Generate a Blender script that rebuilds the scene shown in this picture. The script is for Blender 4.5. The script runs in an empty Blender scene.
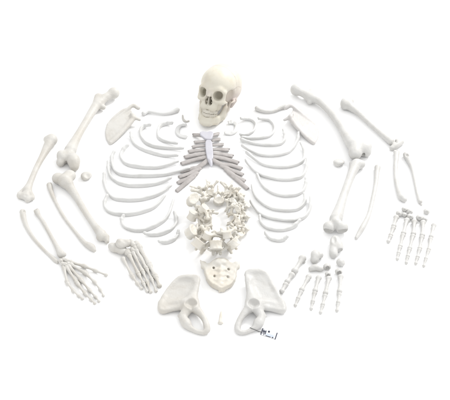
import bpy, math, random
import numpy as np
from mathutils import Matrix, Vector

random.seed(7)
rng = np.random.default_rng(7)
scene = bpy.context.scene
COL = scene.collection

# ------------------------------------------------------------------ camera
ELEV = math.radians(44.0)
DIST = 4.5
MMPX = 0.0035                      # metres per photo pixel at the middle of the layout
FPX = DIST / MMPX
CAM = np.array([0.0, -DIST * math.cos(ELEV), DIST * math.sin(ELEV)])
FWD = np.array([0.0, math.cos(ELEV), -math.sin(ELEV)])
UPV = np.array([0.0, math.sin(ELEV), math.cos(ELEV)])
RGT = np.array([1.0, 0.0, 0.0])

cam_data = bpy.data.cameras.new("camera")
cam = bpy.data.objects.new("camera", cam_data)
COL.objects.link(cam)
cam.location = CAM
cam.rotation_euler = (math.pi / 2 - ELEV, 0, 0)
cam_data.sensor_width = 36.0
cam_data.lens = 36.0 * FPX / 450.0
cam_data.clip_start = 0.05
cam_data.clip_end = 200.0
scene.camera = cam


def W0(px, py, z=0.0):
    """point of the floor layout (at height z metres) for a spot of the photo"""
    d = FWD + RGT * ((px - 225.0) / FPX) + UPV * ((200.0 - py) / FPX)
    t = (z - CAM[2]) / d[2]
    return CAM + d * t


def sc(px, py):
    """metres per photo pixel on the floor there"""
    return float(np.dot(W0(px, py) - CAM, FWD)) / FPX


def W(px, py, zpx=0.0):
    return W0(px, py, zpx * sc(px, py))


# ------------------------------------------------------------------ signed distance modelling
def smin(a, b, k):
    if k <= 0:
        return np.minimum(a, b)
    h = np.maximum(k - np.abs(a - b), 0.0) / k
    return np.minimum(a, b) - h * h * k * 0.25


class Sdf:
    def __init__(s):
        s.ops = []
        s.lump = 0.0
        s.lf = 120.0
        s.mirror = False

    def _put(s, fn, lo, hi, k, sub):
        s.ops.append((fn, np.array(lo, float), np.array(hi, float), k, sub))
        return s

    def cone(s, a, b, ra, rb, k=0.004, sub=False):
        a = np.array(a, float); b = np.array(b, float)
        ba = b - a
        L2 = max(float(ba @ ba), 1e-12)

        def fn(x, y, z):
            px, py, pz = x - a[0], y - a[1], z - a[2]
            t = np.clip((px * ba[0] + py * ba[1] + pz * ba[2]) / L2, 0, 1)
            dx = px - t * ba[0]; dy = py - t * ba[1]; dz = pz - t * ba[2]
            return np.sqrt(dx * dx + dy * dy + dz * dz) - (ra + (rb - ra) * t)
        lo = np.minimum(a - ra, b - rb); hi = np.maximum(a + ra, b + rb)
        return s._put(fn, lo, hi, k, sub)

    def ell(s, c, r, R=None, k=0.004, sub=False):
        c = np.array(c, float); r = np.array(r, float)
        R = np.eye(3) if R is None else np.array(R)

        def fn(x, y, z):
            px, py, pz = x - c[0], y - c[1], z - c[2]
            q = [px * R[0, i] + py * R[1, i] + pz * R[2, i] for i in range(3)]
            k0 = np.sqrt(sum((q[i] / r[i]) ** 2 for i in range(3)))
            k1 = np.sqrt(sum((q[i] / r[i] ** 2) ** 2 for i in range(3))) + 1e-9
            return k0 * (k0 - 1.0) / k1
        e = np.sqrt((R ** 2) @ (r ** 2))
        return s._put(fn, c - e, c + e, k, sub)

    def box(s, c, h, rd, R=None, k=0.003, sub=False):
        c = np.array(c, float); h = np.array(h, float)
        R = np.eye(3) if R is None else np.array(R)

        def fn(x, y, z):
            px, py, pz = x - c[0], y - c[1], z - c[2]
            q = [np.abs(px * R[0, i] + py * R[1, i] + pz * R[2, i]) - (h[i] - rd) for i in range(3)]
            out = np.sqrt(sum(np.maximum(v, 0) ** 2 for v in q))
            return out + np.minimum(np.maximum(np.maximum(q[0], q[1]), q[2]), 0) - rd
        e = np.abs(R) @ h
        return s._put(fn, c - e, c + e, k, sub)

    def drum(s, c, rx, ry, hh, rd, waist=0.0, k=0.003, sub=False):
        """upright elliptical drum with a waist (vertebral bodies)"""
        c = np.array(c, float)

        def fn(x, y, z):
            px, py, pz = x - c[0], y - c[1], z - c[2]
            w = 1.0 - waist * np.clip(1.0 - (pz / hh) ** 2, 0, 1)
            q = np.sqrt((px / rx) ** 2 + (py / ry) ** 2 + 1e-12)
            dr = (q - w) * min(rx, ry) + rd
            dz = np.abs(pz) - hh + rd
            return np.sqrt(np.maximum(dr, 0) ** 2 + np.maximum(dz, 0) ** 2) + np.minimum(np.maximum(dr, dz), 0) - rd
        return s._put(fn, c - [rx, ry, hh], c + [rx, ry, hh], k, sub)

    def plate(s, pts, half, rd, bow=0.0, k=0.004, sub=False):
        """flat bone: polygon (xyz corners) of some thickness on the best plane through its corners, bowed"""
        P = np.array(pts, float)
        for _ in range(2):                                   # round the corners off
            Q = np.roll(P, -1, 0)
            P = np.stack([0.8 * P + 0.2 * Q, 0.2 * P + 0.8 * Q], 1).reshape(-1, 3)
        A = np.c_[P[:, 0], P[:, 1], np.ones(len(P))]
        co, *_ = np.linalg.lstsq(A, P[:, 2], rcond=None)
        cosf = 1.0 / math.sqrt(1 + co[0] ** 2 + co[1] ** 2)
        V = P[:, :2]
        cen = V.mean(0)
        rad = np.max(np.linalg.norm(V - cen, axis=1))

        def fn(x, y, z):
            x2, y2 = np.broadcast_arrays(x[:, :, 0], y[:, :, 0])
            d = np.full(x2.shape, 1e9); sg = np.ones(x2.shape)
            n = len(V)
            for i in range(n):
                a = V[i]; b = V[i - 1]
                ex, ey = b - a
                wx, wy = x2 - a[0], y2 - a[1]
                t = np.clip((wx * ex + wy * ey) / (ex * ex + ey * ey + 1e-12), 0, 1)
                d = np.minimum(d, (wx - ex * t) ** 2 + (wy - ey * t) ** 2)
                c1 = y2 >= a[1]; c2 = y2 < b[1]; c3 = ex * wy > ey * wx
                flip = (c1 & c2 & c3) | (~c1 & ~c2 & ~c3)
                sg = np.where(flip, -sg, sg)
            d2 = (np.sqrt(d) * sg + rd)[:, :, None]
            rr = ((x2 - cen[0]) ** 2 + (y2 - cen[1]) ** 2) / rad ** 2
            zs = (co[0] * x2 + co[1] * y2 + co[2] + bow * (rr - 0.4))[:, :, None]
            dz = np.abs(z - zs) * cosf - (half - rd)
            return np.sqrt(np.maximum(d2, 0) ** 2 + np.maximum(dz, 0) ** 2) + np.minimum(np.maximum(d2, dz), 0) - rd
        zz = A @ co
        lo = [V[:, 0].min(), V[:, 1].min(), zz.min() - half - abs(bow)]
        hi = [V[:, 0].max(), V[:, 1].max(), zz.max() + half + abs(bow)]
        return s._put(fn, lo, hi, k, sub)

    # --- photo-layout helpers: r and heights in photo pixels, resting on the floor unless a height is given
    def ch(s, pts, k=1.0, sub=False, flat=1.0):
        q = []
        for p in pts:
            px, py, r = p[:3]
            z = p[3] if len(p) > 3 else r
            q.append((W(px, py, z), r * sc(px, py)))
        kk = k * sc(pts[0][0], pts[0][1])
        D = np.array([[*a, ra] for a, ra in q])
        if len(D) > 2:
            D = catmull(D, 4)
        return s.tube(D, kk, sub, flat)

    def tube(s, D, k, sub=False, flat=1.0):
        """one smooth tube through (x, y, z, radius) stations"""
        D = np.array(D, float)
        seg = []
        for a, b in zip(D, D[1:]):
            ba = b[:3] - a[:3]
            seg.append((a, b, ba, max(float(ba @ ba), 1e-12)))

        def fn(x, y, z):
            out = None
            for a, b, ba, L2 in seg:
                px, py, pz = x - a[0], y - a[1], z - a[2]
                t = np.clip((px * ba[0] + py * ba[1] + pz * ba[2]) / L2, 0, 1)
                dx = px - t * ba[0]; dy = py - t * ba[1]; dz = (pz - t * ba[2]) * flat
                d = np.sqrt(dx * dx + dy * dy + dz * dz) - (a[3] + (b[3] - a[3]) * t)
                out = d if out is None else np.minimum(out, d)
            return out
        lo = (D[:, :3] - D[:, 3:]).min(0); hi = (D[:, :3] + D[:, 3:]).max(0)
        return s._put(fn, lo, hi, k, sub)

    def bl(s, px, py, r, z=None, k=1.5, sub=False):
        m = sc(px, py)
        rr = (r, r, r) if np.isscalar(r) else r
        z = rr[2] if z is None else z
        return s.ell(W(px, py, z), np.array(rr) * m, None, k * m, sub)

    def ebl(s, px, py, r, z=None, ang=0.0, tilt=0.0, k=1.5, sub=False):
        m = sc(px, py)
        z = r[2] if z is None else z
        R = np.array(Matrix.Rotation(math.radians(ang), 3, 'Z') @ Matrix.Rotation(math.radians(tilt), 3, 'X'))
        return s.ell(W(px, py, z), np.array(r) * m, R, k * m, sub)

    def pl(s, pts, half, rd, bow=0.0, k=1.5, sub=False):
        m = sc(pts[0][0], pts[0][1])
        return s.plate([W(*p) for p in pts], half * m, rd * m, bow * m, k * m, sub)

    def verts(s, h):
        lo = np.min([o[1] for o in s.ops if not o[4]], axis=0) - 3 * h - s.lump
        hi = np.max([o[2] for o in s.ops if not o[4]], axis=0) + 3 * h + s.lump
        pad = 0.3 * max(o[3] for o in s.ops if not o[4])
        lo = lo - pad; hi = hi + pad
        if s.mirror:
            lo[0] = -hi[0]
        n = np.ceil((hi - lo) / h).astype(int) + 1
        ax = [lo[i] + h * np.arange(n[i]) for i in range(3)]
        f = np.full(n, 0.1)
        for fn, l, u, k, sub in s.ops:
            if s.mirror:
                l = np.array([-u[0], l[1], l[2]])
            m = 2 * k + 4 * h
            a = np.clip(np.floor((l - m - lo) / h).astype(int), 0, n)
            b = np.clip(np.ceil((u + m - lo) / h).astype(int) + 1, 0, n)
            if np.any(b <= a):
                continue
            sl = tuple(slice(a[i], b[i]) for i in range(3))
            X = ax[0][sl[0]][:, None, None]; Y = ax[1][sl[1]][None, :, None]; Z = ax[2][sl[2]][None, None, :]
            d = fn(np.abs(X) if s.mirror else X, Y, Z)
            if sub:
                f[sl] = -smin(-f[sl], d, k)
            else:
                f[sl] = smin(f[sl], d, k)
        if s.lump:
            X = ax[0][:, None, None] * s.lf; Y = ax[1][None, :, None] * s.lf; Z = ax[2][None, None, :] * s.lf
            f += s.lump * (np.sin(X + 1.3 * np.sin(Y * 0.7)) * np.sin(Y * 1.1 + 0.8 * np.sin(Z)) * np.sin(Z * 0.9 + X * 0.6)
                           + 0.5 * np.sin(X * 2.3 + Z) * np.sin(Y * 2.1 - X * 0.4))
        f[0] = f[-1] = 0.1; f[:, 0] = f[:, -1] = 0.1; f[:, :, 0] = f[:, :, -1] = 0.1
        return surface_nets(f, lo, h)


def surface_nets(f, lo, h):
    n = np.array(f.shape)
    ins = f < 0
    c = np.zeros(n - 1, np.int8)
    for i in (0, 1):
        for j in (0, 1):
            for k in (0, 1):
                c += ins[i:n[0] - 1 + i, j:n[1] - 1 + j, k:n[2] - 1 + k]
    act = np.argwhere((c > 0) & (c < 8))
    idm = np.full(n - 1, -1, np.int64)
    idm[act[:, 0], act[:, 1], act[:, 2]] = np.arange(len(act))
    cor = [(i, j, k) for i in (0, 1) for j in (0, 1) for k in (0, 1)]
    val = {o: f[act[:, 0] + o[0], act[:, 1] + o[1], act[:, 2] + o[2]] for o in cor}
    acc = np.zeros((len(act), 3)); cnt = np.zeros(len(act))
    for o in cor:
        for axn in range(3):
            if o[axn]:
                continue
            p = list(o); p[axn] = 1; p = tuple(p)
            a, b = val[o], val[p]
            m = (a < 0) != (b < 0)
            t = np.where(m, a / np.where(a == b, 1, a - b), 0)
            for q in range(3):
                acc[:, q] += np.where(m, o[q] + (t if q == axn else 0), 0)
            cnt += m
    V = (act + acc / cnt[:, None]) * h + lo
    faces = []
    for axn in range(3):
        u, v = (axn + 1) % 3, (axn + 2) % 3
        s0 = [slice(None)] * 3; s1 = [slice(None)] * 3
        s0[axn] = slice(0, -1); s1[axn] = slice(1, None)
        a, b = ins[tuple(s0)], ins[tuple(s1)]
        for flag, mask in ((True, a & ~b), (False, ~a & b)):
            e = np.argwhere(mask)
            if not len(e):
                continue
            quad = []
            for du, dv in ((-1, -1), (0, -1), (0, 0), (-1, 0)):
                g = e.copy(); g[:, u] += du; g[:, v] += dv
                quad.append(idm[g[:, 0], g[:, 1], g[:, 2]])
            q = np.stack(quad, 1)
            faces.append(q if flag else q[:, ::-1])
    F = np.concatenate(faces) if faces else np.zeros((0, 4), int)
    return V, F


def relax(V, F, n=1, w=0.5):
    """light smoothing of the net"""
    e = np.concatenate([F[:, [i, (i + 1) % 4]] for i in range(4)])
    cnt = np.bincount(e[:, 0], minlength=len(V)).astype(float)
    for _ in range(n):
        acc = np.stack([np.bincount(e[:, 0], V[e[:, 1], i], minlength=len(V)) for i in range(3)], 1)
        V = V * (1 - w) + w * acc / np.maximum(cnt, 1)[:, None]
    return V


# ------------------------------------------------------------------ objects
def mesh_from(name, V, F, mat):
    me = bpy.data.meshes.new(name)
    me.from_pydata(V.tolist(), [], F.tolist() if hasattr(F, 'tolist') else F)
    me.polygons.foreach_set('use_smooth', [True] * len(me.polygons))
    me.materials.append(mat)
    me.update()
    return me


def tag(o, label=None, cat=None, group=None, kind=None):
    for k, v in (('label', label), ('category', cat), ('group', group), ('kind', kind)):
        if v:
            o[k] = v
    return o


def solid(name, V, F, mat, label=None, cat=None, group=None, parent=None, drop=True):
    """link one mesh object whose origin is at its base, standing on the floor"""
    V = np.array(V)
    if parent is None:
        c = np.array([(V[:, 0].min() + V[:, 0].max()) / 2, (V[:, 1].min() + V[:, 1].max()) / 2, V[:, 2].min()])
        o = bpy.data.objects.new(name, mesh_from(name, V - c, F, mat))
        o.location = (c[0], c[1], 0.0 if drop else c[2])
    else:
        c = np.array(parent.location)
        o = bpy.data.objects.new(name, mesh_from(name, V - c, F, mat))
        o.parent = parent
    COL.objects.link(o)
    return tag(o, label, cat, group)


def empty(name, loc, label, cat, group=None):
    o = bpy.data.objects.new(name, None)
    o.empty_display_size = 0.02
    o.location = loc
    COL.objects.link(o)
    return tag(o, label, cat, group)


def bone(name, sdf, mat, label=None, cat=None, group=None, parent=None, h=0.0020, n=1, drop=True):
    V, F = sdf.verts(h)
    V = relax(V, F, n)
    return solid(name, V, F, mat, label, cat, group, parent, drop)


# ------------------------------------------------------------------ materials
def bone_mat(name, base, dark, rough=0.48, blotch=0.5, bump=0.25, tint=None, sss=0.0):
    m = bpy.data.materials.new(name); m.use_nodes = True
    nt = m.node_tree; N = nt.nodes; L = nt.links
    b = N['Principled BSDF']
    tc = N.new('ShaderNodeTexCoord')
    geo = N.new('ShaderNodeObjectInfo')
    add = N.new('ShaderNodeVectorMath'); add.operation = 'ADD'
    mul = N.new('ShaderNodeMath'); mul.operation = 'MULTIPLY'; mul.inputs[1].default_value = 37.0
    L.new(geo.outputs['Random'], mul.inputs[0])
    L.new(tc.outputs['Object'], add.inputs[0]); L.new(mul.outputs[0], add.inputs[1])
    n1 = N.new('ShaderNodeTexNoise'); n1.inputs['Scale'].default_value = 26; n1.inputs['Detail'].default_value = 6
    n1.inputs['Roughness'].default_value = 0.62
    L.new(add.outputs[0], n1.inputs['Vector'])
    r = N.new('ShaderNodeValToRGB')
    r.color_ramp.elements[0].position = 0.36; r.color_ramp.elements[0].color = (*dark, 1)
    r.color_ramp.elements[1].position = 0.36 + 0.4 * blotch; r.color_ramp.elements[1].color = (*base, 1)
    L.new(n1.outputs['Fac'], r.inputs[0])
    col = r.outputs[0]
    if tint:
        n2 = N.new('ShaderNodeTexNoise'); n2.inputs['Scale'].default_value = 9; n2.inputs['Detail'].default_value = 3
        L.new(add.outputs[0], n2.inputs['Vector'])
        r2 = N.new('ShaderNodeValToRGB')
        r2.color_ramp.elements[0].position = 0.5; r2.color_ramp.elements[0].color = (0, 0, 0, 1)
        r2.color_ramp.elements[1].position = 0.72; r2.color_ramp.elements[1].color = (0.8, 0.8, 0.8, 1)
        L.new(n2.outputs['Fac'], r2.inputs[0])
        mx = N.new('ShaderNodeMix'); mx.data_type = 'RGBA'
        L.new(r2.outputs[0], mx.inputs[0]); L.new(col, mx.inputs[6]); mx.inputs[7].default_value = (*tint, 1)
        col = mx.outputs[2]
    L.new(col, b.inputs['Base Color'])
    b.inputs['Roughness'].default_value = rough
    b.inputs['Specular IOR Level'].default_value = 0.35
    if sss:
        b.inputs['Subsurface Weight'].default_value = sss
        b.inputs['Subsurface Radius'].default_value = (1.0, 0.8, 0.6)
        b.inputs['Subsurface Scale'].default_value = 0.004
    n3 = N.new('ShaderNodeTexNoise'); n3.inputs['Scale'].default_value = 160; n3.inputs['Detail'].default_value = 4
    L.new(add.outputs[0], n3.inputs['Vector'])
    n4 = N.new('ShaderNodeTexNoise'); n4.inputs['Scale'].default_value = 45; n4.inputs['Detail'].default_value = 3
    L.new(add.outputs[0], n4.inputs['Vector'])
    s = N.new('ShaderNodeMath'); s.operation = 'MULTIPLY_ADD'; s.inputs[1].default_value = 2.2
    L.new(n4.outputs['Fac'], s.inputs[0]); L.new(n3.outputs['Fac'], s.inputs[2])
    bp = N.new('ShaderNodeBump'); bp.inputs['Strength'].default_value = bump; bp.inputs['Distance'].default_value = 0.002
    L.new(s.outputs[0], bp.inputs['Height']); L.new(bp.outputs[0], b.inputs['Normal'])
    return m


BONE = bone_mat('bone_ivory', (0.485, 0.474, 0.448), (0.445, 0.428, 0.395), bump=0.4, tint=(0.43, 0.405, 0.36))
PALE = bone_mat('bone_pale', (0.478, 0.474, 0.46), (0.445, 0.438, 0.42), bump=0.4)
BLADE = bone_mat('bone_blade', (0.475, 0.462, 0.45), (0.44, 0.424, 0.41), bump=0.4)
RIBM = bone_mat('rib_white', (0.53, 0.53, 0.522), (0.495, 0.495, 0.483), bump=0.35)
SKUL = bone_mat('skull_ivory', (0.52, 0.495, 0.425), (0.49, 0.455, 0.375), bump=0.12, tint=(0.42, 0.38, 0.36))
CREAM = bone_mat('vertebra_cream', (0.56, 0.545, 0.505), (0.53, 0.50, 0.44), blotch=0.6, tint=(0.53, 0.485, 0.405))
TOOTH = bone_mat('tooth_white', (0.50, 0.475, 0.415), (0.475, 0.445, 0.38), rough=0.35, bump=0.05)
STERN = bone_mat('sternum_lavender', (0.43, 0.427, 0.46), (0.40, 0.395, 0.43), bump=0.15)
CART = bone_mat('cartilage_taupe', (0.345, 0.325, 0.315), (0.285, 0.266, 0.256), rough=0.55, bump=0.3)


def add_sutures(m):
    """fine wavy joint lines between the skull plates and a faint pinkish temple (painted on the model)"""
    nt = m.node_tree; N = nt.nodes; L = nt.links
    b = N['Principled BSDF']
    src = b.inputs['Base Color'].links[0].from_socket
    at = N.new('ShaderNodeAttribute'); at.attribute_name = 'anatomy'
    nz = N.new('ShaderNodeTexNoise'); nz.inputs['Scale'].default_value = 9; nz.inputs['Detail'].default_value = 5
    L.new(at.outputs['Vector'], nz.inputs['Vector'])
    ma = N.new('ShaderNodeVectorMath'); ma.operation = 'MULTIPLY_ADD'
    L.new(nz.outputs['Color'], ma.inputs[0]); ma.inputs[1].default_value = (0.16, 0.16, 0.16); L.new(at.outputs['Vector'], ma.inputs[2])
    sp = N.new('ShaderNodeSeparateXYZ'); L.new(ma.outputs[0], sp.inputs[0])

    def math_(op, a, bb, c=None):
        n = N.new('ShaderNodeMath'); n.operation = op
        for i, v in enumerate((a, bb, c)):
            if v is None:
                continue
            if isinstance(v, (int, float)):
                n.inputs[i].default_value = v
            else:
                L.new(v, n.inputs[i])
        return n.outputs[0]
    x, y, z = sp.outputs
    up = math_('GREATER_THAN', z, 0.42)
    cor = math_('SUBTRACT', 1.0, math_('MINIMUM', math_('MULTIPLY', math_('ABSOLUTE', math_('SUBTRACT', math_('MULTIPLY_ADD', z, 0.28, y), 0.16), 0), 45), 1))
    cor = math_('MULTIPLY', cor, up)
    dy = math_('SUBTRACT', y, 0.10); dz = math_('SUBTRACT', z, 0.12)
    rad = math_('SQRT', math_('ADD', math_('MULTIPLY', dy, dy), math_('MULTIPLY', dz, dz)), 0)
    sq = math_('SUBTRACT', 1.0, math_('MINIMUM', math_('MULTIPLY', math_('ABSOLUTE', math_('SUBTRACT', rad, 0.46), 0), 45), 1))
    side = math_('MULTIPLY', math_('GREATER_THAN', math_('ABSOLUTE', x, 0), 0.44), math_('GREATER_THAN', z, 0.14))
    line = math_('MAXIMUM', cor, math_('MULTIPLY', sq, side))
    temple = math_('MULTIPLY', math_('MAXIMUM', math_('SUBTRACT', 1.0, math_('MULTIPLY', rad, 1.25)), 0), math_('GREATER_THAN', math_('ABSOLUTE', x, 0), 0.40))
    mx = N.new('ShaderNodeMix'); mx.data_type = 'RGBA'
    L.new(math_('MULTIPLY', temple, 0.55), mx.inputs[0]); L.new(src, mx.inputs[6]); mx.inputs[7].default_value = (0.41, 0.335, 0.325, 1)
    m2 = N.new('ShaderNodeMix'); m2.data_type = 'RGBA'
    L.new(math_('MULTIPLY', line, 0.6), m2.inputs[0]); L.new(mx.outputs[2], m2.inputs[6]); m2.inputs[7].default_value = (0.29, 0.24, 0.21, 1)
    L.new(m2.outputs[2], b.inputs['Base Color'])


add_sutures(SKUL)


def plain(name, c, rough=0.5):
    m = bpy.data.materials.new(name); m.use_nodes = True
    b = m.node_tree.nodes['Principled BSDF']
    n = m.node_tree.nodes.new('ShaderNodeTexNoise'); n.inputs['Scale'].default_value = 300
    mx = m.node_tree.nodes.new('ShaderNodeMix'); mx.data_type = 'RGBA'
    mx.inputs[6].default_value = (*c, 1); mx.inputs[7].default_value = (*[v * 0.85 for v in c], 1)
    m.node_tree.links.new(n.outputs['Fac'], mx.inputs[0])
    m.node_tree.links.new(mx.outputs[2], b.inputs['Base Color'])
    b.inputs['Roughness'].default_value = rough
    return m


# ------------------------------------------------------------------ the white floor
gm = bpy.data.materials.new('white_paper'); gm.use_nodes = True
gb = gm.node_tree.nodes['Principled BSDF']
gn = gm.node_tree.nodes.new('ShaderNodeTexNoise'); gn.inputs['Scale'].default_value = 60
gr = gm.node_tree.nodes.new('ShaderNodeValToRGB')
gr.color_ramp.elements[0].color = (0.885, 0.885, 0.885, 1); gr.color_ramp.elements[1].color = (0.9, 0.9, 0.9, 1)
gm.node_tree.links.new(gn.outputs['Fac'], gr.inputs[0])
gm.node_tree.links.new(gr.outputs[0], gb.inputs['Base Color'])
gb.inputs['Roughness'].default_value = 0.9
gb.inputs['Specular IOR Level'].default_value = 0.1
S = 30.0
fl = bpy.data.objects.new('floor', mesh_from('floor', np.array([[-S, -S, 0], [S, -S, 0], [S, S, 0], [-S, S, 0.]]), np.array([[0, 1, 2, 3]]), gm))
COL.objects.link(fl)
tag(fl, 'seamless pure white studio floor', 'floor', kind='structure')

# ------------------------------------------------------------------ ribs
def catmull(P, n):
    P = np.array(P, float)
    Q = np.vstack([2 * P[0] - P[1], P, 2 * P[-1] - P[-2]])
    out = []
    for i in range(1, len(Q) - 2):
        p0, p1, p2, p3 = Q[i - 1:i + 3]
        for t in np.linspace(0, 1, n, endpoint=False):
            out.append(0.5 * ((2 * p1) + (-p0 + p2) * t + (2 * p0 - 5 * p1 + 4 * p2 - p3) * t * t + (-p0 + 3 * p1 - 3 * p2 + p3) * t ** 3))
    out.append(P[-1])
    return np.array(out)


def sweep(path, hw, hh, tilt, m=20, expo=3.2):
    """closed tube along a path: hw sideways half width, hh upright half height (arrays), tilt in radians"""
    n = len(path)
    T = np.gradient(path, axis=0); T /= np.linalg.norm(T, axis=1)[:, None]
    V = []
    for i in range(n):
        Nn = np.cross([0, 0, 1.0], T[i]); Nn /= np.linalg.norm(Nn)
        B = np.cross(T[i], Nn)
        ct, st = math.cos(tilt[i]), math.sin(tilt[i])
        a, b = Nn * ct + B * st, B * ct - Nn * st
        for j in range(m):
            th = 2 * math.pi * j / m
            c, s_ = math.cos(th), math.sin(th)
            x = math.copysign(abs(c) ** (2 / expo), c) * hw[i]
            y = math.copysign(abs(s_) ** (2 / expo), s_) * hh[i]
            V.append(path[i] + a * x + b * y)
    F = []
    for i in range(n - 1):
        for j in range(m):
            j2 = (j + 1) % m
            F.append([i * m + j, i * m + j2, (i + 1) * m + j2, (i + 1) * m + j])
    F.append([j for j in range(m)][::-1])
    F.append([(n - 1) * m + j for j in range(m)])
    return np.array(V), F


def rib(pts, label, group, first=False, rev=False, bias=0.0):
    H = 0.0074 if not first else 0.0040
    Wd = 0.0047 if not first else 0.0075
    P = [W0(x, y, H) for x, y in pts]
    path = catmull(P, 9)
    n = len(path)
    u = np.linspace(0, 1, n)
    if rev:
        u = 1 - u
    # head and neck at u=0, flared sternal end at u=1
    hh = H * (0.86 + 0.20 * np.sin(np.pi * np.clip(u * 1.0, 0, 1)) + 0.16 * np.exp(-((u - 0.985) / 0.05) ** 2) + 0.10 * np.exp(-((u - 0.12) / 0.03) ** 2))
    hw = Wd * (0.92 + 0.14 * np.sin(np.pi * u) + 0.15 * np.exp(-((u - 0.99) / 0.05) ** 2) + 0.35 * np.exp(-((u - 0.0) / 0.02) ** 2) + 0.45 * np.exp(-((u - 0.12) / 0.03) ** 2))
    wob = 1 + 0.05 * np.sin(u * 23 + len(label)) + 0.03 * np.sin(u * 51 + 1)
    hh *= wob; hw *= 2 - wob
    e = np.clip(np.minimum(u, 1 - u) / 0.012, 0, 1)
    cap = 0.72 + 0.28 * np.sqrt(1 - (1 - e) ** 2)
    hh *= cap; hw *= cap
    lift = 0.012 * np.clip((0.22 - u) / 0.22, 0, 1) ** 1.5 + 0.006 * np.clip((u - 0.75) / 0.25, 0, 1) ** 1.5
    if first:
        lift *= 0.3
    # keep the photo position: lifting along the photo's line of sight stays where the rib really lies
    for i in range(n):
        path[i, 2] += lift[i] + (hh[i] - H)
    tilt = 0.38 * np.sin(2 * np.pi * u + 0.6) + bias
    V, F = sweep(path, hw, hh, tilt)
    return solid('rib', V, F, RIBM, label, 'rib bone', group)


ORD = ['topmost', 'second', 'third', 'fourth', 'fifth', 'sixth', 'seventh', 'eighth', 'ninth', 'tenth', 'eleventh', 'lowest']
LOOK = ['very short flat hook shaped rib', 'short tightly curved rib', 'medium curved rib with flat tip', 'slender rib with short hooked end',
        'long shallow curved rib', 'long rib with its end near the cartilage', 'long flat lying rib', 'long wide bow shaped rib',
        'deep bow shaped rib', 'deep rounded rib curve', 'short thin rib pointing left', 'tiny floating rib']
LR = [
    [(186.5, 125.3), (180, 126.3), (177.3, 131), (179.2, 135.5), (187, 138)],
    [(173, 125.3), (167, 123.6), (160.5, 125.8), (158, 131), (158.6, 137), (164.4, 141), (178, 144.5)],
    [(151.5, 127), (145, 126.3), (141, 129.5), (141.2, 136), (146, 142.5), (156, 146.5), (170, 148.2), (184, 149.3)],
    [(130.8, 134.2), (132.2, 140.3), (137.5, 146.4), (149, 151.5), (163, 155.2), (178.5, 156.6)],
    [(128.6, 147), (123, 150.5), (120.8, 156), (124.3, 162.3), (132, 165.6), (146, 167.2), (162, 166.8), (178.5, 162)],
    [(114.6, 153), (111.8, 158.5), (113, 166.5), (117.4, 172.8), (126, 175.2), (142, 175.8), (158, 175.2), (174, 172.8), (190, 169.2)],
    [(108.4, 163), (108.4, 169.5), (111, 176.5), (118.5, 182.8), (130, 185.4), (146, 185.2), (160, 182.6), (171.5, 179)],
    [(104.2, 175), (104.6, 184), (109, 194), (116, 198.8), (129, 200), (144, 198.6), (158, 194.4), (171.5, 186.5)],
    [(107.8, 197), (104.6, 203), (106.5, 209.5), (114, 213.4), (127, 214.4), (142, 211.8), (155, 206.6), (165.5, 196.5)],
    [(124, 217), (121.7, 221), (125, 227), (134, 230.2), (146, 229.4), (158, 224.2), (168, 215.8), (174, 199.5)],
    [(143.5, 234), (152, 234.8), (162, 233.4), (171.5, 228.8), (176.3, 221.7), (174.2, 213.6)],
    [(158, 242.3), (166, 242.2), (173.5, 239.6), (177.3, 235.5), (178.4, 232)],
]
RR = [
    [(228, 123.6), (233.5, 123), (236.8, 126.5), (235.3, 131.5), (231, 133.8), (224.3, 133.6)],
    [(240.2, 120.6), (246.5, 119.2), (252.8, 120.6), (255.6, 125), (253.6, 130.4), (247.5, 134.2), (239.5, 136.2)],
    [(257.6, 120.6), (264, 119.4), (270.5, 120.8), (274, 126), (273.4, 132), (267, 136.6), (255, 138.2), (241, 139)],
    [(283, 131.4), (284.6, 136), (284.3, 140.6), (279, 144), (266, 144.8), (252, 143), (240.5, 140.6)],
    [(298.5, 134.4), (297.6, 140), (293, 148), (286, 153), (274, 155.3), (258, 154.2), (241.5, 146.4)],
    [(300.6, 144.5), (304.2, 152), (303, 160.5), (294, 165.2), (280, 167), (262, 163.8), (246, 153)],
    [(307, 160), (306.3, 168), (302, 176), (292, 179.2), (277, 179), (262, 175.2), (252, 168.4), (245.3, 161)],
    [(305.4, 179.6), (305.8, 184), (303.4, 190), (296, 194.6), (284, 195.6), (272, 192.6), (262.5, 185.4), (256.5, 175)],
    [(303.8, 195), (304.8, 202), (299, 208.2), (288, 210.4), (274, 209), (263, 203.8), (255, 195.5), (251.6, 186)],
    [(310.4, 198.6), (309.8, 209), (303.5, 217.5), (292, 220.4), (274, 218.8), (259, 212.8), (250.2, 201.6)],
    [(300.4, 221.6), (292, 227.4), (279, 230), (267.5, 227.8), (261.2, 222.6), (259.4, 216.6)],
    [(288.2, 237.8), (280, 240.3), (271.5, 239), (264.6, 233.4)],
]
for i, p in enumerate(LR):
    rib(p, '%s, %s of the left column of loose ribs' % (LOOK[i], ORD[i]), 'loose ribs of the left column', i == 0, rev=(i >= 9 and i >= 10), bias=0.1)
for i, p in enumerate(RR):
    rib(p, '%s, %s of the right column of loose ribs' % (LOOK[i].replace('left', 'right'), ORD[i]), 'loose ribs of the right column', i == 0, bias=-0.1)

# ------------------------------------------------------------------ long bones
def sd(lump=0.00015, lf=70.0):
    s = Sdf(); s.lump = lump; s.lf = lf
    return s


LB = 'loose limb bones'
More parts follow.
